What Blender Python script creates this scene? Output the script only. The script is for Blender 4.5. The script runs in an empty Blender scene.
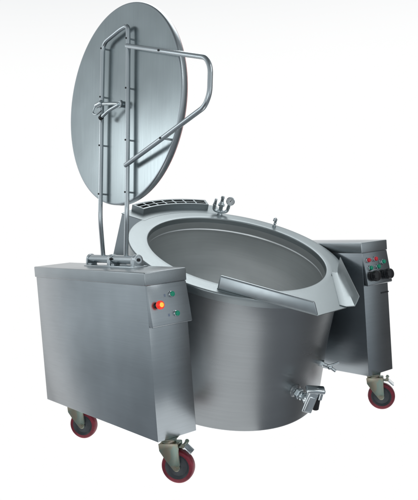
import bpy, bmesh, math, random
from mathutils import Vector as V, Matrix as M, noise as mnoise

random.seed(7)
SC = bpy.context.scene
COL = SC.collection
Z0 = 0.20                                   # underside of the cabinets above the floor

# ------------------------------------------------------------------ camera
cd = bpy.data.cameras.new('camera')
cam = bpy.data.objects.new('camera', cd)
COL.objects.link(cam)
SC.camera = cam
R_ = V((0.61683877, 0.78368286, -0.07315132))
U_ = V((-0.00566626, 0.097358, 0.9952333))
F_ = V((-0.78706914, 0.61348398, -0.06449474))
CP = V((3.13481, -1.64924, 1.02496 + Z0))
cam.matrix_world = M(((R_.x, U_.x, -F_.x, CP.x), (R_.y, U_.y, -F_.y, CP.y), (R_.z, U_.z, -F_.z, CP.z), (0, 0, 0, 1)))
cd.sensor_fit = 'AUTO'
cd.sensor_width = 36
cd.lens = 708.883 / 500 * 36
cd.clip_start = 0.05
cd.clip_end = 200

# ------------------------------------------------------------------ studio surround (dim room)
w = bpy.data.worlds.new('World')
SC.world = w
w.use_nodes = True
bg = w.node_tree.nodes['Background']
_n, _l = w.node_tree.nodes, w.node_tree.links
_tc = _n.new('ShaderNodeTexCoord')
_sx = _n.new('ShaderNodeSeparateXYZ')
_l.new(_tc.outputs['Generated'], _sx.inputs[0])
_mr = _n.new('ShaderNodeMapRange')
_mr.inputs['From Min'].default_value = -0.6
_mr.inputs['From Max'].default_value = 0.9
_l.new(_sx.outputs['Z'], _mr.inputs['Value'])
_cr = _n.new('ShaderNodeValToRGB')                      # dark studio floor, grey walls, dimmer ceiling
_e = _cr.color_ramp.elements
_e[0].position = 0.0; _e[0].color = (0.28, 0.30, 0.325, 1)
_e[1].position = 1.0; _e[1].color = (0.16, 0.175, 0.185, 1)
for _p, _c in ((0.20, (0.40, 0.44, 0.47)), (0.38, (0.68, 0.735, 0.77)), (0.62, (0.52, 0.565, 0.59))):
    _k = _e.new(_p); _k.color = _c + (1,)
_l.new(_mr.outputs[0], _cr.inputs[0])


def _math(op, *v):
    k = _n.new('ShaderNodeMath'); k.operation = op
    for i, x in enumerate(v):
        if isinstance(x, (int, float)):
            k.inputs[i].default_value = x
        else:
            _l.new(x, k.inputs[i])
    return k.outputs[0]


def _ramp(val, lo, hi):
    k = _n.new('ShaderNodeMapRange'); k.interpolation_type = 'SMOOTHSTEP'
    k.inputs['From Min'].default_value = lo
    k.inputs['From Max'].default_value = hi
    _l.new(val, k.inputs['Value'])
    return k.outputs[0]


def _mixc(f, a, b):
    k = _n.new('ShaderNodeMix'); k.data_type = 'RGBA'
    _l.new(f, k.inputs[0])
    for i, x in ((6, a), (7, b)):
        if isinstance(x, tuple):
            k.inputs[i].default_value = x + (1,)
        else:
            _l.new(x, k.inputs[i])
    return k.outputs[2]


def _along(d):
    k = _n.new('ShaderNodeVectorMath'); k.operation = 'DOT_PRODUCT'
    _l.new(_nm.outputs[0], k.inputs[0])
    k.inputs[1].default_value = d
    return k.outputs['Value']


_nm = _n.new('ShaderNodeVectorMath'); _nm.operation = 'NORMALIZE'
_l.new(_tc.outputs['Generated'], _nm.inputs[0])
# the unlit end of the studio, to the right of the machine
_dk = _ramp(_along(V((math.cos(math.radians(80)), math.sin(math.radians(80)), -0.15)).normalized()), 0.62, 0.97)
_room = _mixc(_dk, _cr.outputs[0], (0.12, 0.118, 0.12))
_dl = _ramp(_along(V((math.cos(math.radians(-80)) * .78, math.sin(math.radians(-80)) * .78, -.62)).normalized()), 0.78, 0.98)
_room = _mixc(_dl, _room, (0.12, 0.122, 0.128))
# the bright white background behind and below the machine
_fh = V((F_.x, F_.y, 0)).normalized()
_hor = _math('SQRT', _math('MAXIMUM', _math('SUBTRACT', 1.0, _math('POWER', _sx.outputs['Z'], 2.0)), 0.0001))
_az = _ramp(_math('DIVIDE', _along(_fh), _hor), math.cos(math.radians(58)), math.cos(math.radians(46)))
_el = _math('SUBTRACT', 1.0, _ramp(_sx.outputs['Z'], math.sin(math.radians(10)), math.sin(math.radians(33))))
_l.new(_mixc(_math('MULTIPLY', _az, _el), _room, (1.0, 1.0, 1.0)), bg.inputs[0])
bg.inputs[1].default_value = 1.0

SC.view_settings.view_transform = 'Standard'
SC.view_settings.look = 'None'
SC.view_settings.exposure = 0
SC.view_settings.gamma = 1
SC.render.film_transparent = False
SC.cycles.max_bounces = 10
SC.cycles.glossy_bounces = 6
SC.cycles.use_denoising = True


def softbox(name, loc, target, sx, sy, power, color=(1, 1, 1)):
    ld = bpy.data.lights.new(name, 'AREA')
    ld.shape = 'RECTANGLE'
    ld.size, ld.size_y = sx, sy
    ld.energy = power
    ld.color = color
    o = bpy.data.objects.new(name, ld)
    o.location = loc
    o.rotation_euler = (V(target) - V(loc)).to_track_quat('-Z', 'Y').to_euler()
    COL.objects.link(o)
    return o


# overhead bank behind the kettle: the bright sheen on rim, spout and lid edge
softbox('overhead_softbox', (-1.3, 2.6, 4.3), (0.2, 0.8, 0.9), 3.2, 2.4, 60, (0.96, 0.99, 1.0))
# large bank to the left of the machine, low: sheen on lid underside and side sheets
softbox('left_softbox', (-3.2, -3.4, 2.45), (0.0, 0.2, 1.5), 2.4, 1.0, 16, (0.93, 0.98, 1.0))
# bank to the left at the front: faces of the spout, tubes and handle
softbox('side_softbox', (2.45, -2.95, 0.95), (0.6, 0.55, 1.0), 1.1, 1.5, 10, (0.95, 0.99, 1.0))
# narrow bank high in front: the vertical sheen inside the bowl
softbox('bowl_strip', (3.3, 1.4, 3.5), (0.1, 0.8, 0.7), 0.45, 1.8, 14, (1, 1, 1))
# strip right of the camera: the light band down the vessel
softbox('front_strip', (4.2, 0.4, 1.3), (0.2, 0.8, 0.6), 0.6, 2.2, 4, (1, 0.98, 0.96))

# ------------------------------------------------------------------ materials


def new_mat(name):
    m = bpy.data.materials.new(name)
    m.use_nodes = True
    nt = m.node_tree
    return m, nt, nt.nodes['Principled BSDF']


def steel(name, base, rough, stretch=(1, 1, 1), aniso=0.0, tangent=None, bump=0.04, scale=60, var=0.10, smudge=0.25, wave=0.10, grain=None, gamt=0.035):
    m, nt, b = new_mat(name)
    N, L = nt.nodes, nt.links
    b.inputs['Metallic'].default_value = 1
    tc = N.new('ShaderNodeTexCoord')
    mp = N.new('ShaderNodeMapping')
    mp.inputs['Scale'].default_value = stretch
    L.new(tc.outputs['Object'], mp.inputs['Vector'])
    n1 = N.new('ShaderNodeTexNoise')
    n1.inputs['Scale'].default_value = scale
    n1.inputs['Detail'].default_value = 5
    L.new(mp.outputs[0], n1.inputs['Vector'])
    n2 = N.new('ShaderNodeTexNoise')
    n2.inputs['Scale'].default_value = 3.2
    n2.inputs['Detail'].default_value = 2
    L.new(tc.outputs['Object'], n2.inputs['Vector'])
    # colour: slight blotches of the rolled sheet
    cr = N.new('ShaderNodeValToRGB')
    cr.color_ramp.elements[0].position = 0.3
    cr.color_ramp.elements[1].position = 0.7
    cr.color_ramp.elements[0].color = tuple(c * (1 - smudge * .5) for c in base) + (1,)
    cr.color_ramp.elements[1].color = tuple(min(1, c * (1 + smudge * .5)) for c in base) + (1,)
    L.new(n2.outputs['Fac'], cr.inputs[0])
    if grain:                                              # fine parallel brush lines
        mg = N.new('ShaderNodeMapping')
        mg.inputs['Scale'].default_value = grain
        L.new(tc.outputs['Object'], mg.inputs['Vector'])
        ng = N.new('ShaderNodeTexNoise')
        ng.inputs['Scale'].default_value = 1
        ng.inputs['Detail'].default_value = 3
        L.new(mg.outputs[0], ng.inputs['Vector'])
        rg = N.new('ShaderNodeMapRange')
        rg.inputs['From Min'].default_value = .25
        rg.inputs['From Max'].default_value = .75
        rg.inputs['To Min'].default_value = 1 - gamt
        rg.inputs['To Max'].default_value = 1 + gamt
        L.new(ng.outputs['Fac'], rg.inputs['Value'])
        mu = N.new('ShaderNodeVectorMath'); mu.operation = 'SCALE'
        L.new(cr.outputs[0], mu.inputs[0])
        L.new(rg.outputs[0], mu.inputs['Scale'])
        L.new(mu.outputs[0], b.inputs['Base Color'])
    else:
        L.new(cr.outputs[0], b.inputs['Base Color'])
    # roughness: fine grain + smudges
    ma = N.new('ShaderNodeMath'); ma.operation = 'MULTIPLY_ADD'
    L.new(n1.outputs['Fac'], ma.inputs[0]); ma.inputs[1].default_value = var; ma.inputs[2].default_value = rough - var / 2
    mb = N.new('ShaderNodeMath'); mb.operation = 'MULTIPLY_ADD'
    L.new(n2.outputs['Fac'], mb.inputs[0]); mb.inputs[1].default_value = var; mb.inputs[2].default_value = -var / 2
    mc = N.new('ShaderNodeMath'); mc.operation = 'ADD'
    L.new(ma.outputs[0], mc.inputs[0]); L.new(mb.outputs[0], mc.inputs[1])
    L.new(mc.outputs[0], b.inputs['Roughness'])
    if not bump and wave:
        n3 = N.new('ShaderNodeBump')                       # long soft waves of thin sheet
        n3.inputs['Strength'].default_value = wave
        n3.inputs['Distance'].default_value = 0.003
        L.new(n2.outputs['Fac'], n3.inputs['Height'])
        L.new(n3.outputs[0], b.inputs['Normal'])
    elif bump:
        bp = N.new('ShaderNodeBump')
        bp.inputs['Strength'].default_value = bump
        bp.inputs['Distance'].default_value = 0.002
        L.new(n1.outputs['Fac'], bp.inputs['Height'])
        n3 = N.new('ShaderNodeBump')                       # long soft waves of thin sheet
        n3.inputs['Strength'].default_value = 0.15
        n3.inputs['Distance'].default_value = 0.004
        L.new(n2.outputs['Fac'], n3.inputs['Height'])
        L.new(n3.outputs[0], bp.inputs['Normal'])
        L.new(bp.outputs[0], b.inputs['Normal'])
    if aniso and tangent:
        tg = N.new('ShaderNodeTangent')
        tg.direction_type = 'RADIAL'
        tg.axis = tangent
        L.new(tg.outputs[0], b.inputs['Tangent'])
        b.inputs['Anisotropic'].default_value = aniso
    return m


def plain(name, color, rough=0.5, metallic=0.0, coat=0.0, emit=None, estr=0.0, var=0.15, scale=40):
    m, nt, b = new_mat(name)
    N, L = nt.nodes, nt.links
    tc = N.new('ShaderNodeTexCoord')
    n = N.new('ShaderNodeTexNoise')
    n.inputs['Scale'].default_value = scale
    n.inputs['Detail'].default_value = 4
    L.new(tc.outputs['Object'], n.inputs['Vector'])
    cr = N.new('ShaderNodeValToRGB')
    cr.color_ramp.elements[0].position = .3
    cr.color_ramp.elements[1].position = .7
    cr.color_ramp.elements[0].color = tuple(c * (1 - var) for c in color) + (1,)
    cr.color_ramp.elements[1].color = tuple(min(1, c * (1 + var)) for c in color) + (1,)
    L.new(n.outputs['Fac'], cr.inputs[0])
    L.new(cr.outputs[0], b.inputs['Base Color'])
    b.inputs['Roughness'].default_value = rough
    b.inputs['Metallic'].default_value = metallic
    b.inputs['Coat Weight'].default_value = coat
    if emit:
        b.inputs['Emission Color'].default_value = tuple(emit) + (1,)
        b.inputs['Emission Strength'].default_value = estr
    return m


BASE = (0.30, 0.33, 0.345)
S_PANEL = steel('brushed_steel_sheet', (0.335, 0.365, 0.385), 0.25, (1, 1, 12), grain=(4, 4, 160), scale=10, bump=0, var=.05)
S_TOP = steel('brushed_steel_top', (0.38, 0.41, 0.425), 0.30, (2, 14, 14), grain=(4, 160, 160), scale=10, bump=0, var=.06)
S_LID = steel('brushed_steel_lid', (0.40, 0.445, 0.457), 0.24, (6, .5, .5), grain=(110, 3, 3), scale=12, smudge=0.2, bump=0, var=.08)
S_EDGE = steel('rolled_steel_edge', (0.42, 0.46, 0.48), 0.30, scale=30, bump=0, smudge=0.1)
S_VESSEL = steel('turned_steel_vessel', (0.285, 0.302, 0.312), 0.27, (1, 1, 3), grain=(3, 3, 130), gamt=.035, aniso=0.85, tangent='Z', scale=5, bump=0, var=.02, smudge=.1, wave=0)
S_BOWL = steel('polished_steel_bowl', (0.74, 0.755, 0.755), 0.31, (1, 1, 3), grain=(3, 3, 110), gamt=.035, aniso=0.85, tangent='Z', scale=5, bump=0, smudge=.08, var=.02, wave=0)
S_RIM = steel('satin_steel_rim', (0.33, 0.365, 0.375), 0.38, (1, 1, 1), scale=90, smudge=0.12)
S_TUBE = steel('polished_steel_tube', (0.52, 0.56, 0.58), 0.24, scale=40, bump=0.01)
CHROME = steel('chrome_fitting', (0.64, 0.69, 0.71), 0.14, scale=60, bump=0.01, smudge=0.2)
DARK = plain('dark_parts_and_shade', (0.02, 0.021, 0.023), 0.6)  # dark pin heads; also the shade painted into the overflow box
BLACK = plain('black_plastic', (0.012, 0.012, 0.014), 0.28)
RED_GLOW = plain('lit_red_cap', (0.70, 0.02, 0.012), 0.25, emit=(1.0, 0.05, 0.025), estr=0.55)
AMBER = plain('lit_amber_core', (0.9, 0.4, 0.05), 0.25, emit=(1.0, 0.42, 0.05), estr=1.0)
RED = plain('red_plastic', (0.75, 0.03, 0.05), 0.3, emit=None)
GREEN = plain('green_plastic', (0.0, 0.33, 0.19), 0.3)
BLUE = plain('blue_legend_plate', (0.20, 0.25, 0.34), 0.4)
TYRE = plain('dark_red_polyurethane', (0.17, 0.010, 0.024), 0.45, var=.35, scale=30)
HUB = plain('grey_cast_hub', (0.045, 0.052, 0.06), 0.45)
DIAL = plain('white_dial', (0.75, 0.77, 0.78), 0.3, var=0.02)
GASKET = plain('red_silicone_gasket', (0.75, 0.22, 0.2), 0.5)


def zinc_mat():
    m, nt, b = new_mat('yellow_passivated_zinc')
    N, L = nt.nodes, nt.links
    tc = N.new('ShaderNodeTexCoord')
    n = N.new('ShaderNodeTexNoise')
    n.inputs['Scale'].default_value = 11
    n.inputs['Detail'].default_value = 2
    n.inputs['Distortion'].default_value = 0.8
    L.new(tc.outputs['Object'], n.inputs['Vector'])
    cr = N.new('ShaderNodeValToRGB')
    e = cr.color_ramp.elements
    e[0].position = 0.3; e[0].color = (0.38, 0.385, 0.32, 1)
    e[1].position = 0.75; e[1].color = (0.38, 0.34, 0.33, 1)
    k = e.new(0.45); k.color = (0.29, 0.37, 0.32, 1)
    k = e.new(0.58); k.color = (0.38, 0.34, 0.26, 1)
    L.new(n.outputs['Fac'], cr.inputs[0])
    L.new(cr.outputs[0], b.inputs['Base Color'])
    b.inputs['Metallic'].default_value = 0.9
    b.inputs['Roughness'].default_value = 0.35
    return m


ZINC = zinc_mat()

# ------------------------------------------------------------------ mesh helpers


class MB:
    """collects shapes in one bmesh, several material slots"""

    def __init__(s):
        s.bm = bmesh.new()
        s.mats = []

    def slot(s, m):
        if m not in s.mats:
            s.mats.append(m)
        return s.mats.index(m)

    def _paint(s, faces, m, smooth):
        i = s.slot(m)
        for f in faces:
            f.material_index = i
            f.smooth = smooth

    def poly(s, pts, m, smooth=False):
        f = s.bm.faces.new([s.bm.verts.new(p) for p in pts])
        s._paint([f], m, smooth)

    def hexa(s, p, m, bevel=0.0, seg=2):
        """8 points: bottom 4 counter-clockwise, top 4"""
        v = [s.bm.verts.new(q) for q in p]
        fs = [s.bm.faces.new([v[i] for i in q]) for q in ((3, 2, 1, 0), (4, 5, 6, 7), (0, 1, 5, 4), (1, 2, 6, 5), (2, 3, 7, 6), (3, 0, 4, 7))]
        s._paint(fs, m, False)
        if bevel:
            es = list({e for f in fs for e in f.edges})
            r = bmesh.ops.bevel(s.bm, geom=es, offset=bevel, segments=seg, affect='EDGES', profile=0.5)
            s._paint([f for f in r['faces'] if f.is_valid], m, True)

    def box(s, lo, hi, m, bevel=0.0, seg=2, mat=None):
        x0, y0, z0 = lo
        x1, y1, z1 = hi
        p = [V(q) for q in ((x0, y0, z0), (x1, y0, z0), (x1, y1, z0), (x0, y1, z0), (x0, y0, z1), (x1, y0, z1), (x1, y1, z1), (x0, y1, z1))]
        if mat:
            p = [mat @ q for q in p]
        s.hexa(p, m, bevel, seg)

    def lathe(s, prof, m, mat=None, seg=48, smooth=True, a0=0, a1=None, split=None):
        """prof: list of (r, z); full turn about z. Sharp profile corners come from doubled points"""
        rings = []
        mat = mat or M.Identity(4)
        for r, z in prof:
            if r < 1e-6:
                rings.append([s.bm.verts.new(mat @ V((0, 0, z)))])
            else:
                rings.append([s.bm.verts.new(mat @ V((r * math.cos(2 * math.pi * k / seg), r * math.sin(2 * math.pi * k / seg), z))) for k in range(seg)])
        fs = []
        for i in range(len(rings) - 1):
            A, B = rings[i], rings[i + 1]
            if prof[i] == prof[i + 1]:
                continue
            for k in range(seg):
                q = [A[k % len(A)], A[(k + 1) % len(A)], B[(k + 1) % len(B)], B[k % len(B)]]
                u = []
                for x in q:
                    if x not in u:
                        u.append(x)
                if len(u) > 2:
                    fs.append(s.bm.faces.new(u))
        s._paint(fs, m, smooth)
        return fs

    def cyl(s, a, b, r, m, r2=None, seg=24, ch=0.0, smooth=True):
        a, b = V(a), V(b)
        d = b - a
        q = d.to_track_quat('Z', 'Y').to_matrix().to_4x4()
        q.translation = a
        h = d.length
        r2 = r if r2 is None else r2
        c = min(ch, r * .9, h / 3)
        if c:
            s.lathe([(0, 0), (r - c, 0), (r - c, 0), (r, c), (r2, h - c), (r2 - c, h), (r2 - c, h), (0, h)], m, q, seg, smooth)
        else:
            s.lathe([(0, 0), (r, 0), (r, 0), (r2, h), (r2, h), (0, h)], m, q, seg, smooth)

    def tube(s, pts, r, m, bend=0.05, seg=16, cap=True):
        pts = [V(p) for p in pts]
        path = [pts[0]]
        for i in range(1, len(pts) - 1):
            p, a, b = pts[i], pts[i - 1], pts[i + 1]
            da, db = (a - p), (b - p)
            t = min(bend, da.length * .45, db.length * .45)
            A, B = p + da.normalized() * t, p + db.normalized() * t
            for k in range(9):
                u = k / 8
                path.append(A * (1 - u) ** 2 + p * 2 * u * (1 - u) + B * u * u)
        path.append(pts[-1])
        up = None
        rings = []
        for i, p in enumerate(path):
            d = (path[min(i + 1, len(path) - 1)] - path[max(i - 1, 0)]).normalized()
            if up is None:
                up = d.orthogonal().normalized()
            up = (up - d * up.dot(d)).normalized()
            sd = d.cross(up)
            rings.append([s.bm.verts.new(p + (up * math.cos(2 * math.pi * k / seg) + sd * math.sin(2 * math.pi * k / seg)) * r) for k in range(seg)])
        fs = []
        for A, B in zip(rings, rings[1:]):
            for k in range(seg):
                fs.append(s.bm.faces.new((A[k], A[(k + 1) % seg], B[(k + 1) % seg], B[k])))
        s._paint(fs, m, True)
        if cap:
            s._paint([s.bm.faces.new(rings[0][::-1]), s.bm.faces.new(rings[-1])], m, False)

    def sphere(s, c, r, m, mat=None, sc=(1, 1, 1)):
        q = M.Translation(V(c)) @ (mat or M.Identity(4)) @ M.Diagonal((*sc, 1))
        n = 12
        s.lathe([(r * math.sin(math.pi * i / n) if 0 < i < n else 0, -r * math.cos(math.pi * i / n)) for i in range(n + 1)], m, q, 20)

    def prism(s, outline, z0, z1, m, mat=None, bevel=0.0):
        """2-D outline (counter-clockwise) extruded in z"""
        mat = mat or M.Identity(4)
        lo = [s.bm.verts.new(mat @ V((x, y, z0))) for x, y in outline]
        hi = [s.bm.verts.new(mat @ V((x, y, z1))) for x, y in outline]
        n = len(outline)
        fs = [s.bm.faces.new(lo[::-1]), s.bm.faces.new(hi)]
        for k in range(n):
            fs.append(s.bm.faces.new((lo[k], lo[(k + 1) % n], hi[(k + 1) % n], hi[k])))
        s._paint(fs, m, False)
        if bevel:
            r = bmesh.ops.bevel(s.bm, geom=list({e for f in fs for e in f.edges}), offset=bevel, segments=2, affect='EDGES', profile=0.5)
            s._paint([f for f in r['faces'] if f.is_valid], m, True)

    def sector(s, r0, r1, a0, a1, z0, z1, m, seg=24, mat=None):
        o = [(r1 * math.cos(a0 + (a1 - a0) * k / seg), r1 * math.sin(a0 + (a1 - a0) * k / seg)) for k in range(seg + 1)]
        i = [(r0 * math.cos(a0 + (a1 - a0) * k / seg), r0 * math.sin(a0 + (a1 - a0) * k / seg)) for k in range(seg + 1)]
        mat = mat or M.Identity(4)
        mk = lambda L, z: [s.bm.verts.new(mat @ V((x, y, z))) for x, y in L]
        ol, oh, il, ih = mk(o, z0), mk(o, z1), mk(i, z0), mk(i, z1)
        fs = []
        for k in range(seg):
            fs += [s.bm.faces.new(q) for q in ((ol[k], ol[k + 1], oh[k + 1], oh[k]), (il[k + 1], il[k], ih[k], ih[k + 1]),
                                               (oh[k], oh[k + 1], ih[k + 1], ih[k]), (il[k], il[k + 1], ol[k + 1], ol[k]))]
        fs += [s.bm.faces.new((il[0], ol[0], oh[0], ih[0])), s.bm.faces.new((ol[-1], il[-1], ih[-1], oh[-1]))]
        s._paint(fs, m, False)

    def build(s, name, parent=None, world=None, label=None):
        me = bpy.data.meshes.new(name)
        bmesh.ops.recalc_face_normals(s.bm, faces=s.bm.faces[:])
        s.bm.to_mesh(me)
        s.bm.free()
        for m in s.mats:
            me.materials.append(m)
        me.set_sharp_from_angle(angle=math.radians(38))
        o = bpy.data.objects.new(name, me)
        COL.objects.link(o)
        attach(o, parent, world)
        if label:
            o['label'] = label
        return o


WORLD = {}


def attach(o, parent, world=None):
    world = world or M.Identity(4)
    WORLD[o.name] = world
    if parent:
        o.parent = parent
        o.matrix_parent_inverse = WORLD[parent.name].inverted()
    o.matrix_basis = world


def frame(x, y, z, loc):
    x, y, z, loc = V(x), V(y), V(z), V(loc)
    return M(((x.x, y.x, z.x, loc.x), (x.y, y.y, z.y, loc.y), (x.z, y.z, z.z, loc.z), (0, 0, 0, 1)))


# ------------------------------------------------------------------ setting: added glowing white base under the machine, outlined to suit the kettle's reflections
def glow_base():
    m, nt, b = new_mat('white_glow_base')
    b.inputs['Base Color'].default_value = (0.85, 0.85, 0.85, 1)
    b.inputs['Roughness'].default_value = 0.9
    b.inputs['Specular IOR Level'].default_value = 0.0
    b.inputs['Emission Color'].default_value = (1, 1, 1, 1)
    b.inputs['Emission Strength'].default_value = 0.85  # added glow, washes out the contact shadows
    mb = MB()
    ol = [(.62, .0), (.66, .13), (.95, -.40), (1.32, -.40), (1.30, .46), (.90, .62), (.44, .66), (.40, 1.34), (.70, 1.40), (.70, 1.64), (-.46, 1.64), (-.46, .0)]  # outline cut so the jacket mirrors a light band
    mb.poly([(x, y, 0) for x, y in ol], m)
    o = mb.build('glow_floor')
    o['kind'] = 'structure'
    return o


glow_base()

# ------------------------------------------------------------------ the machine
L_, W_, CT, D_, SX, H_ = 1.1121, 0.2116, 0.0582, 1.4138, 0.0164, 0.75
HX = L_ / 2
root = bpy.data.objects.new('boiling_kettle', None)
COL.objects.link(root)
attach(root, None, M.Translation((0.1, 0.81, 0)))
root['label'] = 'large stainless steel tilting kettle with round lid raised, between two cabinets on red castors'
root['category'] = 'boiling kettle'

# kettle frame: x towards the spout, y along the tilting axis, z out of the rim
TH = 0.3944
KA = V((math.cos(TH), 0, -math.sin(TH)))
KN = V((math.sin(TH), 0, math.cos(TH)))
KC = V((0.2293, 0.8078, 0.7668 + Z0))
K = frame(KA, (0, 1, 0), KN, KC)
RB, RI, RO, DEP = 0.577, 0.486, 0.592, 0.722


def arc(cx, cz, r, t0, t1, n=6):
    return [(cx + r * math.cos(math.radians(t0 + (t1 - t0) * k / n)), cz + r * math.sin(math.radians(t0 + (t1 - t0) * k / n))) for k in range(n + 1)]


A_ = math.radians
# vessel: jacket outside, bowl inside
mb = MB()
RX = .586
prof = [(0, -DEP + .012), (RX - .03, -DEP + .004)] + arc(RX - .012, -DEP + .012, .012, -90, 0) + [(RX, -.66), (RX - .002, -.5), (RB + .002, -.36), (RB, -.2), (RB, -.036)]
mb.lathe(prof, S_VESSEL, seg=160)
for v in mb.bm.verts:                                   # the jacket swells a little towards the front of its foot
    v.co.x += .034 * (max(0, -v.co.z) / DEP) ** 3
ins = [(RI, -.002), (RI, -.068), (RI - .0003, -.0705), (RI - .0015, -.073), (RI - .0027, -.0755), (RI - .003, -.078), (RI - .003, -.1), (RI - .004, -.3), (RI - .006, -.50)] + arc(RI - .126, -.52, .12, 0, -90, 10) + [(0, -.645)]
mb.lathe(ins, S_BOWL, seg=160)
vessel = mb.build('vessel', root, K)
# rim: broad flat flange with a turned-down skirt
mb = MB()
mb.lathe([(RI - .001, -.03), (RI - .001, -.006)] + arc(RI + .005, -.006, .006, 180, 90, 4) + [(RI + .03, 0), (RO - .03, 0)] + arc(RO - .008, -.008, .008, 90, 0, 5)
         + [(RO, -.020), (RO, -.040), (RO, -.040), (RB - .004, -.040)], S_RIM, seg=160)
mb.sector(RO - .022, .721, A_(180 - 29), A_(180 + 29), -.003, .0008, S_RIM)      # rear deck under the overflow box
mb.build('rim', vessel, K)
# housing at the rear of the jacket, carrying the overflow box
A_ = math.radians
mb = MB()
mb.sector(RB - .01, .720, A_(180 - 28.5), A_(180 + 28.5), -.52, -.004, S_EDGE)
for v in mb.bm.verts:  # foot flared so the side walls reflect lighter surroundings
    if v.co.z < -.5:
        r_, t_ = math.hypot(v.co.x, v.co.y), math.atan2(-v.co.y, -v.co.x) * 1.28
        v.co.x, v.co.y = -r_ * math.cos(t_), -r_ * math.sin(t_)
mb.build('rear_housing', vessel, K)

# overflow box with grating on the rear of the rim
mb = MB()
a0, a1 = A_(180 - 22.5), A_(180 + 21.3)
r0, r1, hb = .632, .716, .034
mb.sector(r0, r0 + .004, a0, a1, -.003, hb, S_RIM)
mb.sector(r1 - .004, r1, a0, a1, -.003, hb, S_RIM)
for s_ in (0, 1):
    t = a0 + .003 if s_ == 0 else a1 - .003
    mb.sector(r0 + .004, r1 - .004, t - .003, t + .003, -.003, hb, S_RIM, seg=1)
mb.sector(r0 + .004, r1 - .004, a0 + .006, a1 - .006, -.003, .004, DARK)  # near-black bottom: shade inside the box put into its colour
obox = mb.build('overflow_box', root, K)
mb = MB()
mb.sector(r0 + .004, r0 + .014, a0 + .006, a1 - .006, hb - .006, hb - .001, S_RIM)
mb.sector(r1 - .012, r1 - .004, a0 + .006, a1 - .006, hb - .006, hb - .001, S_RIM)
rm = (r0 + r1) / 2
mb.sector(rm - .003, rm + .003, a0 + .006, a1 - .006, hb - .007, hb - .0015, S_RIM)
for k in range(8):
    t = a0 + .012 + (a1 - a0 - .024) * k / 7
    mb.sector(r0 + .012, r1 - .010, t - .0065, t + .0065, hb - .0065, hb - .0008, S_RIM, seg=1)
mb.build('grate', obox, K)

# pouring spout: floor in the rim plane, two side walls
mb = MB()
pl0, pl1 = V((.357, -.419)), V((.740, -.128))
pr0, pr1 = V((.385, .385)), V((.727, .078))
ang0, ang1 = math.atan2(pl0.y, pl0.x), math.atan2(pr0.y, pr0.x)
outl = [tuple(pl0), tuple(pl1), tuple(pr1), tuple(pr0)]
outl += [(.520 * math.cos(ang1 + (ang0 - ang1) * k / 24), .520 * math.sin(ang1 + (ang0 - ang1) * k / 24)) for k in range(25)]
mb.prism(outl, .0012, .0050, S_RIM)


def wall(p0, p1, q0, q1, h, t, chamf=0.0):
    """sheet wall from base line p to top line q with a rounded top fold"""
    n = (p1 - p0).normalized()
    n = V((-n.y, n.x)) * t
    B = [V((p0.x, p0.y, .0)), V((p1.x, p1.y, .0)), V((p1.x + n.x, p1.y + n.y, .0)), V((p0.x + n.x, p0.y + n.y, .0))]
    T = [V((q0.x, q0.y, h)), V((q1.x, q1.y, h)), V((q1.x + n.x, q1.y + n.y, h)), V((q0.x + n.x, q0.y + n.y, h))]
    mb.hexa(B + T, S_EDGE, abs(t) * .42, 4)  # lighter copy of the rim steel: bright sheen put into the colour


wall(pl0, pl1, V((.345, -.405)), V((.712, -.142)), .060, .018)
# right wall: the floor sheet bends up and flares outwards, lower front corner clipped
sec0 = [V(p) for p in ((.395, .325, .0046), (.412, .342, .0052), (.418, .350, .010), (.400, .368, .024), (.376, .396, .046), (.356, .420, .064))]
sec1 = [V(p) for p in ((.700, .058, .0052), (.722, .074, .0056), (.732, .082, .010), (.757, .100, .022), (.752, .116, .044), (.745, .130, .064))]
vs = []
for k in range(9):
    vs.append([mb.bm.verts.new(a_.lerp(b_, k / 8)) for a_, b_ in zip(sec0, sec1)])
fs = [mb.bm.faces.new((A[i], A[i + 1], B[i + 1], B[i])) for A, B in zip(vs, vs[1:]) for i in range(5)]
mb._paint(fs, S_RIM, True)
bmesh.ops.recalc_face_normals(mb.bm, faces=fs)
r_ = bmesh.ops.solidify(mb.bm, geom=fs, thickness=.004)
mb._paint([f for f in r_['geom'] if isinstance(f, bmesh.types.BMFace)], S_RIM, True)
mb.build('pouring_spout', root, K)


# fittings on the rim -------------------------------------------------
def rim_frame(x, y):
    n = KN
    xr = (R_ - n * R_.dot(n)).normalized()          # broad side of the fitting, as it stands on the rim
    return frame(xr, n.cross(xr), n, K @ V((x, y, 0)))


G = rim_frame(-.497, .268)
mb = MB()
mb.cyl((0, 0, -.002), (0, 0, .006), .017, CHROME, ch=.002)
mb.cyl((0, 0, .004), (0, 0, .03), .010, CHROME)
mb.tube([(-.040, 0, .055), (-.040, 0, .022), (0, 0, .016), (.040, 0, .022), (.046, 0, .068)], .0105, CHROME, bend=.022)
mb.cyl((-.040, 0, .050), (-.040, 0, .060), .012, CHROME, seg=6, ch=.002)
mb.cyl((.0435, 0, .045), (.0445, 0, .056), .0115, CHROME, seg=6, ch=.002)
mani = mb.build('valve_manifold', root, G)
mb = MB()
mb.cyl((-.040, 0, .058), (-.038, 0, .088), .0105, CHROME, r2=.009, ch=.002)
mb.sphere((-.038, 0, .088), .0088, CHROME)
mb.build('vacuum_valve', mani, G)
mb = MB()
mb.cyl((0, 0, .028), (0, 0, .055), .0135, CHROME, ch=.003)
mb.cyl((0, 0, .053), (0, 0, .068), .0215, CHROME, seg=6, ch=.003)
mb.cyl((0, 0, .066), (0, 0, .084), .017, CHROME, r2=.011, ch=.002)
mb.cyl((0, 0, .082), (0, 0, .116), .0105, CHROME, ch=.002)
mb.cyl((0, 0, .104), (0, 0, .110), .0125, CHROME, ch=.002)
mb.build('safety_valve', mani, G)
mb = MB()
gd = (CP - G @ V((.05, 0, .095)))
gl = G.to_3x3().inverted() @ gd
gl.z *= .3
gl.normalize()
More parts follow.
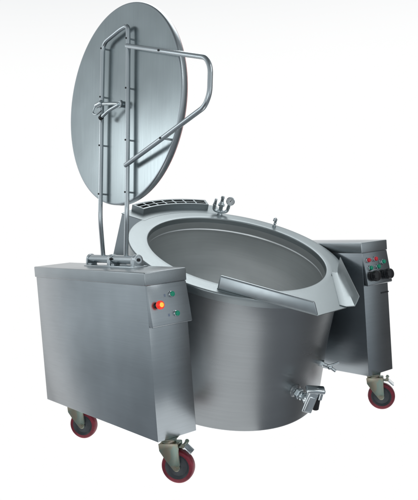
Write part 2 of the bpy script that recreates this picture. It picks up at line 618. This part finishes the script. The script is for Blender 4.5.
gq = gl.to_track_quat('Z', 'Y').to_matrix().to_4x4()
gq.translation = V((.050, 0, .094))
mb.lathe([(0, -.014), (.020, -.014), (.023, -.011), (.024, 0), (.0265, .004), (.0265, .009), (.0235, .010), (.0215, .006)], CHROME, gq, 36)
mb.lathe([(.0215, .0058), (0, .0058)], DIAL, gq, 36)
for k in range(11):
    t = math.radians(-45 + 27 * k)
    q = gq @ M.Rotation(t, 4, 'Z')
    mb.box((.0135, -.0006, .0059), (.0185, .0006, .0066), BLACK, mat=q)
mb.box((-.005, -.0009, .0066), (.0145, .0009, .0074), BLACK, mat=gq @ M.Rotation(math.radians(60), 4, 'Z'))
mb.lathe([(0, .0082), (.0025, .0080), (.0028, .0059)], BLACK, gq, 12)
mb.cyl((.046, 0, .060), (.048, 0, .074), .0075, CHROME)
mb.build('pressure_gauge', mani, G)

T_ = rim_frame(-.238, .488)
mb = MB()
mb.cyl((0, 0, -.002), (0, 0, .012), .011, CHROME, seg=6, ch=.002)
mb.cyl((0, 0, .010), (.001, 0, .03), .0065, CHROME)
mb.sphere((.001, 0, .024), .0095, CHROME, sc=(1, 1, .7))
mb.tube([(.001, 0, .028), (.004, 0, .050), (-.006, -.004, .056), (-.010, -.012, .042)], .0075, CHROME, bend=.012)
mb.cyl((-.0104, -.0128, .0405), (-.0100, -.0120, .0425), .0055, DARK)
mb.build('vent_tap', root, T_)


# drain fittings on the jacket ----------------------------------------
def jacket_frame(deg, depth):
    t = math.radians(deg)
    e = KA * math.cos(t) + V((0, 1, 0)) * math.sin(t)
    s = V((0, 1, 0)) * math.cos(t) - KA * math.sin(t)
    return frame(e, s, KN, K @ V(((RB + .006) * math.cos(t) + .034 * (depth / DEP) ** 3, (RB + .006) * math.sin(t), -depth)))   # x out, y to the right, z up the jacket


Dv = jacket_frame(2.2, .528)
mb = MB()
mb.lathe([(.040, -.010), (.036, .004), (.026, .008), (.020, .012)], S_VESSEL, Dv.inverted() @ Dv @ M.Rotation(math.pi / 2, 4, 'Y'), 32)
mb.cyl((.0, 0, 0), (.07, 0, 0), .017, CHROME)
mb.cyl((.016, 0, 0), (.040, 0, 0), .029, CHROME, seg=6, ch=.004)
mb.cyl((.043, 0, 0), (.055, 0, 0), .024, CHROME, seg=28, ch=.003)
mb.sphere((.075, .004, 0), .027, CHROME)
mb.cyl((.085, .006, 0), (.100, .008, 0), .022, CHROME, ch=.003)
dv = mb.build('drain_valve', root, Dv)
mb = MB()
HF = M.Translation((.105, .004, 0)) @ M.Rotation(math.radians(-38), 4, 'Z')
mb.cyl((.080, .004, .01), (.086, .004, .052), .011, CHROME)
q = HF @ M.Rotation(math.radians(-6), 4, 'X')
mb.box((-.007, -.027, -.066), (.007, .025, .056), CHROME, .006, 3, mat=q)
mb.box((.004, -.018, -.056), (.012, .016, .030), CHROME, .004, 3, mat=q)
mb.box((-.040, -.030, .048), (.010, .066, .072), CHROME, .008, 3, mat=HF @ M.Rotation(math.radians(4), 4, 'X'))
mb.cyl(HF @ V((-.012, .046, .012)), HF @ V((-.012, .046, .052)), .012, CHROME)
mb.build('valve_handle', dv, Dv)
mb = MB()
mb.cyl(HF @ V((-.030, .036, .004)), HF @ V((-.028, .040, -.058)), .020, BLACK, ch=.004)
mb.build('outlet_cap', dv, Dv)

Dc = jacket_frame(25.5, .452) @ M.Scale(1.3, 4)
mb = MB()
mb.cyl((-.004, 0, 0), (.012, 0, 0), .014, CHROME, seg=6, ch=.002)
mb.cyl((.0, 0, 0), (.045, .006, -.006), .0075, CHROME)
mb.sphere((.040, .006, -.006), .011, CHROME)
mb.cyl((.046, .007, -.008), (.064, .011, -.016), .0065, CHROME)
dc = mb.build('drain_cock', root, Dc)
mb = MB()
mb.cyl((.042, .006, -.004), (.046, .008, .010), .004, CHROME)
mb.tube([(.030, -.008, .002), (.050, .010, .010), (.066, .022, .022)], .0042, CHROME, bend=.01)
mb.build('valve_handle', dc, Dc)


# ------------------------------------------------------------------ cabinets
def cabinet(y0, dx, right):
    x1 = HX + dx
    x0 = x1 - L_
    y1 = y0 + W_
    e = .006
    zt = Z0 + H_
    zc = zt - CT
    pz = Z0 + .512                                                    # foot of the sloping panel
    mb = MB()
    mb.box((x0, y0, Z0), (x1, y1, zc + .004), S_PANEL, .003)
    cab = mb.build('cabinet', root)
    mb = MB()
    mb.box((x0 - e, y0 - e, zc), (x1 + e, y1 + e, zt), S_TOP, .005, 3)
    mb.build('cabinet_top', cab)
    # sloping control panel
    pr = .030
    mb = MB()
    prof = [(x1 - .004, zc - .001), (x1 - .004, pz + .004), (x1 + pr - .006, pz - .004), (x1 + pr, pz + .002), (x1 + .003, zc - .001)]
    ya, yb = y0 + .0015, y1 + .002
    q = frame((1, 0, 0), (0, 0, 1), (0, -1, 0), (0, 0, 0))
    mb.prism(prof, -yb, -ya, S_PANEL, q, .0018)
    mb.build('control_panel', cab)
    # panel frame: u to the right (+y), v up the slope, w outwards
    f0 = V((x1 + pr, 0, pz))
    up = (V((x1 + .003, 0, zc)) - f0).normalized()
    out = V((0, 1, 0)).cross(up)
    PF = frame((0, 1, 0), up, out, f0)

    def at(y, z):
        return M.Translation((y, (z + Z0 - pz) / up.z, 0))

    def button(y, z, cap, r, hgt, bez, label, name='push_button', core=None):
        m2 = MB()
        t = at(y, z)
        m2.lathe([(bez, -.002), (bez, .004), (bez - .001, .0075), (r + .0005, .0085), (r + .0005, .004)], CHROME, t, 28)
        pr_ = [(r, .004), (r, hgt - .003), (r - .003, hgt), (r * .55, hgt + .0005)]
        m2.lathe(pr_ + [(0, hgt + .0005)], cap, t, 28)
        if core:
            m2.lathe([(r * .62, hgt + .0008), (r * .45, hgt + .002), (0, hgt + .0028)], core, t, 24)
        m2.build(name, cab, PF, label)

    if not right:
        # big lit mushroom head
        m2 = MB()
        t = at(.037, .603)
        m2.lathe([(.014, -.002), (.014, .012), (.0125, .014), (.0125, .024)], BLACK, t, 28)
        m2.lathe([(.010, .022), (.0185, .024), (.0195, .029), (.0185, .036), (.014, .041)], RED_GLOW, t, 32)
        m2.lathe([(.014, .041), (.011, .0425), (.0105, .0427)], RED_GLOW, t, 32)
        m2.lathe([(.0105, .0427), (.006, .044), (0, .0445)], AMBER, t, 32)
        m2.build('indicator_button', cab, PF, 'glowing red and orange lit button')
        button(.123, .642, GREEN, .0115, .016, .0150, 'green push button')
        button(.133, .555, GREEN, .0115, .016, .0150, 'green push button')
        for y, z in ((.088, .640), (.094, .553)):
            m2 = MB()
            m2.box((-.0045, -.006, -.001), (.0045, .006, .0010), BLUE, .0005, 1, mat=at(y, z))
            m2.build('legend_plate', cab, PF, 'small blue legend plate')
    else:
        yr = y0 - D_
        for y, z in ((1.445, .650), (1.507, .651)):
            button(y, z, RED, .0115, .020, .0150, 'red push button')
        for y, z in ((1.570, .629), (1.453, .606), (1.519, .607)):
            button(y, z, GREEN, .0115, .020, .0150, 'green push button')
        for y, z in ((1.464, .559), (1.577, .558)):
            m2 = MB()
            t = at(y, z)
            m2.lathe([(.027, -.002), (.027, .004), (.023, .006), (.023, .009), (.027, .012), (.029, .018), (.029, .036), (.0265, .042), (.021, .045), (0, .046)], BLACK, t, 36)
            for k in range(12):
                m2.box((.026, -.0025, .016), (.0300, .0025, .037), BLACK, .001, 1, mat=t @ M.Rotation(2 * math.pi * k / 12, 4, 'Z'))
            m2.build('control_knob', cab, PF, 'black round control knob')
        m2 = MB()
        m2.box((x1 - .004, y0 + .146, Z0 + .448), (x1 + .003, y0 + .212, Z0 + .456), DARK, .001)
        m2.build('vent_slot', cab)
    return cab


cabL = cabinet(0.0, 0.0, False)
cabR = cabinet(D_, SX, True)


# ------------------------------------------------------------------ castors
def caster_parts(brake):
    """local: pivot at the origin on the cabinet's underside, x = trail, y = axle"""
    cx, cz, r, wd = .036, -.125, .075, .042
    out = []
    f = MB()
    f.box((-.038, -.036, -.004), (.038, .036, 0), ZINC, .0015)
    f.cyl((0, 0, -.004), (0, 0, -.013), .036, ZINC, ch=.003, seg=32)
    f.cyl((0, 0, -.012), (0, 0, -.018), .030, ZINC, seg=32)
    f.box((-.036, -.031, -.026), (.050, .031, -.016), ZINC, .003)
    for s in (-1, 1):
        ol = [(-.040, -.018), (-.038, -.050), (-.012, -.090)] + [(cx + .017 * math.cos(math.radians(t)), cz + .017 * math.sin(math.radians(t))) for t in range(215, 405, 22)] + [(.052, -.052), (.052, -.018)]
        q = frame((1, 0, 0), (0, 0, 1), (0, -1, 0), (0, 0, 0))
        f.prism(ol, -.0035 + s * .0285, .0035 + s * .0285, ZINC, q, .0012)
    f.cyl((cx, -.040, cz), (cx, .040, cz), .0065, ZINC, seg=6)
    f.cyl((cx, -.036, cz), (cx, -.032, cz), .0115, ZINC, seg=20)
    f.cyl((cx, .032, cz), (cx, .036, cz), .0115, ZINC, seg=20)
    out.append(('fork', f))
    q = frame((1, 0, 0), (0, 0, 1), (0, -1, 0), (cx, 0, cz))
    t = MB()
    hw = wd / 2
    t.lathe([(.056, -hw + .001), (.062, -hw), (.070, -hw + .001), (.0738, -hw + .005), (.075, -hw + .012), (.0752, 0), (.075, hw - .012), (.0738, hw - .005), (.070, hw - .001), (.062, hw), (.056, hw - .001)], TYRE, q, 56)
    out.append(('tyre', t))
    h = MB()
    pr = [(.0, -.023), (.014, -.023), (.016, -.020), (.016, -.012), (.022, -.009), (.044, -.009), (.050, -.014), (.0565, -.0195)]
    h.lathe(pr + [(r_, -z) for r_, z in pr[::-1]], HUB, q, 48)
    out.append(('wheel_hub', h))
    if brake:
        b = MB()
        b.box((.030, -.020, -.034), (.084, .020, -.028), ZINC, .002, mat=M.Rotation(math.radians(4), 4, 'Y'))
        b.cyl((.074, -.034, -.024), (.074, .034, -.024), .006, ZINC, seg=12)
        b.cyl((.074, -.036, -.024), (.074, -.028, -.024), .010, ZINC, seg=6)
        b.cyl((.074, .028, -.024), (.074, .036, -.024), .010, ZINC, seg=6)
        b.box((.0, -.030, -.003), (.046, .026, .004), CHROME, .003, mat=M.Translation((.074, 0, -.030)) @ M.Rotation(math.radians(44), 4, 'Y'))
        out.append(('brake_pedal', b))
    return out


protos = {}


def caster(x, y, deg, brake):
    q = M.Translation((x, y, Z0)) @ M.Rotation(math.radians(deg), 4, 'Z')
    if brake not in protos:
        parts = caster_parts(brake)
        mounts = MB()
        mounts.cyl((0, 0, -.004), (0, 0, .0), .012, ZINC)
        first = None
        for nm, b in parts:
            if first is None:
                first = b.build('caster', root, q)
                lst = [first]
            else:
                lst.append(b.build(nm, first, q))
        protos[brake] = lst
        return first
    lst = protos[brake]
    first = lst[0].copy()
    COL.objects.link(first)
    attach(first, root, q)
    for o in lst[1:]:
        c = o.copy()
        COL.objects.link(c)
        attach(c, first, q)
    return first


TR = 36
dx_, dy_ = .036 * math.cos(math.radians(TR)), .036 * math.sin(math.radians(TR))
caster(.569 - dx_, .089 - dy_, TR, True)
caster(.583 - dx_, 1.497 - dy_, TR, True)
caster(-.341 - dx_, .105 - dy_, TR, False)
caster(-.335 - dx_, 1.515 - dy_, TR, False)

# ------------------------------------------------------------------ lid, raised on its hinged arm
LC = V((.11, .22, 1.544 + Z0))
LN = V((.036, -1, .12)).normalized()
LX = V((0, 0, 1)).cross(LN).normalized()
LY = LN.cross(LX)
LID = frame(LX, LY, LN, LC)
LI = LID.inverted()
RL = .495
mb = MB()
mb.lathe([(0, 0), (.2, .0), (RL - .012, -.0005)], S_LID, seg=160)
mb.lathe([(RL - .012, -.0005)] + arc(RL - .007, -.007, .0065, 90, 0, 4) + [(RL, -.012), (RL, -.030), (RL - .003, -.034), (RL - .012, -.034), (RL - .012, -.034), (RL - .03, -.03), (.3, -.026), (0, -.024)], S_EDGE, seg=160)
lid = mb.build('lid', root, LID)
mb = MB()
mb.lathe([(RL - .014, -.033), (RL - .005, -.0335), (RL - .004, -.037), (RL - .006, -.039), (RL - .014, -.037)], GASKET, seg=128)
mb.build('gasket', lid, LID)

TZ = .025                                        # tube centre above the lid's outer face
hl = LI @ V((-.0555, .150, .790 + Z0))
hr = LI @ V((.1638, .150, .787 + Z0))
mb = MB()
mb.tube([hl, (-.1215, -.565, TZ), (-.1285, 0, TZ), (-.128, .327, TZ), (.035, .3625, TZ), (.096, .366, TZ), (.1, .30, TZ), (.112, -.2, TZ), (.118, -.55, TZ), hr], .0113, S_TUBE, bend=.045)
arm = mb.build('lid_arm', root, LID)
mb = MB()
for x, y in ((-.1285, .300), (-.1285, .055), (-.1275, -.190), (-.1245, -.435), (.100, .30), (.104, .060), (.110, -.19), (.115, -.44)):
    mb = MB()
    mb.cyl((x, y, -.001), (x, y, TZ + .012), .0042, S_TUBE, seg=14)
    mb.cyl((x, y, TZ + .009), (x, y, TZ + .0145), .0045, DARK, seg=12, ch=.001)
    mb.build('standoff', arm, LID)
HZ = .046
mb = MB()
mb.tube([(.104, .262, HZ - .012), (.405, .171, HZ), (.716, .078, HZ), (.744, .03, HZ), (.742, -.075, HZ), (.712, -.125, HZ), (.405, -.226, HZ), (.112, -.312, HZ - .012)], .0115, S_TUBE, bend=.05)
hd = mb.build('lid_handle', root, LID)
mb = MB()
for x, y in ((.395, .174), (.42, -.221)):
    mb = MB()
    mb.cyl((x, y, 0), (x, y, HZ + .012), .005, S_TUBE, seg=12)
    mb.cyl((x, y, HZ + .009), (x, y, HZ + .0145), .005, DARK, seg=12)
    mb.build('standoff', hd, LID)

# catch clamp between the two uprights
mb = MB()
mb.cyl((.048, -.008, -.002), (.048, -.008, .030), .016, CHROME, ch=.003)
mb.cyl((.048, -.008, .022), (.048, -.008, .036), .020, CHROME, seg=6, ch=.003)
mb.tube([(.048, -.008, .032), (.0, .0, .036), (-.11, .016, .040)], .0085, CHROME, bend=.02)
mb.tube([(.042, -.012, .036), (-.03, -.03, .045), (-.088, -.056, .050)], .0085, CHROME, bend=.02)
mb.cyl((-.084, -.054, .049), (-.100, -.060, .051), .0115, DARK, seg=18)
mb.cyl((-.150, .012, .044), (-.098, .020, .042), .0145, CHROME, ch=.004)
mb.tube([(-.145, .02, .05), (-.165, -.025, .058), (-.13, -.04, .055), (-.10, -.02, .045)], .0045, CHROME, bend=.018)
mb.build('lid_catch', arm, LID)

# hinge block on the left cabinet
mb = MB()
hz = .785 + Z0
zt = Z0 + H_
mb.cyl((-.192, .150, hz), (.278, .150, hz), .021, S_TUBE, ch=.003, seg=32)
mb.box((-.200, .112, zt - .001), (.290, .192, zt + .006), S_TUBE, .002)
hinge = mb.build('hinge', root)
for x, t in ((-.186, .014), (.040, .030), (.262, .030)):
    b2 = MB()
    q = frame((0, 1, 0), (0, 0, 1), (1, 0, 0), (x - t / 2, .150, 0))
    ol = [(-.030, zt + .005), (.030, zt + .005)] + [(.026 * math.cos(math.radians(a)), hz + .026 * math.sin(math.radians(a))) for a in range(0, 181, 15)]
    b2.prism(ol, 0, t, S_TUBE, q, .0015)
    b2.build('bearing_block', hinge)
for a, b, r, m, sg in (((-.150, .122, zt + .005), (-.150, .122, zt + .016), .010, CHROME, 6), ((.085, .122, zt + .005), (.085, .122, zt + .016), .010, CHROME, 6),
                       ((.276, .150, hz), (.284, .150, hz), .008, DARK, 16), ((.060, .130, hz + .004), (.060, .120, hz + .004), .007, DARK, 16)):
    mb = MB()
    mb.cyl(a, b, r, m, seg=sg, ch=.001)
    mb.build('hinge_bolt', hinge)
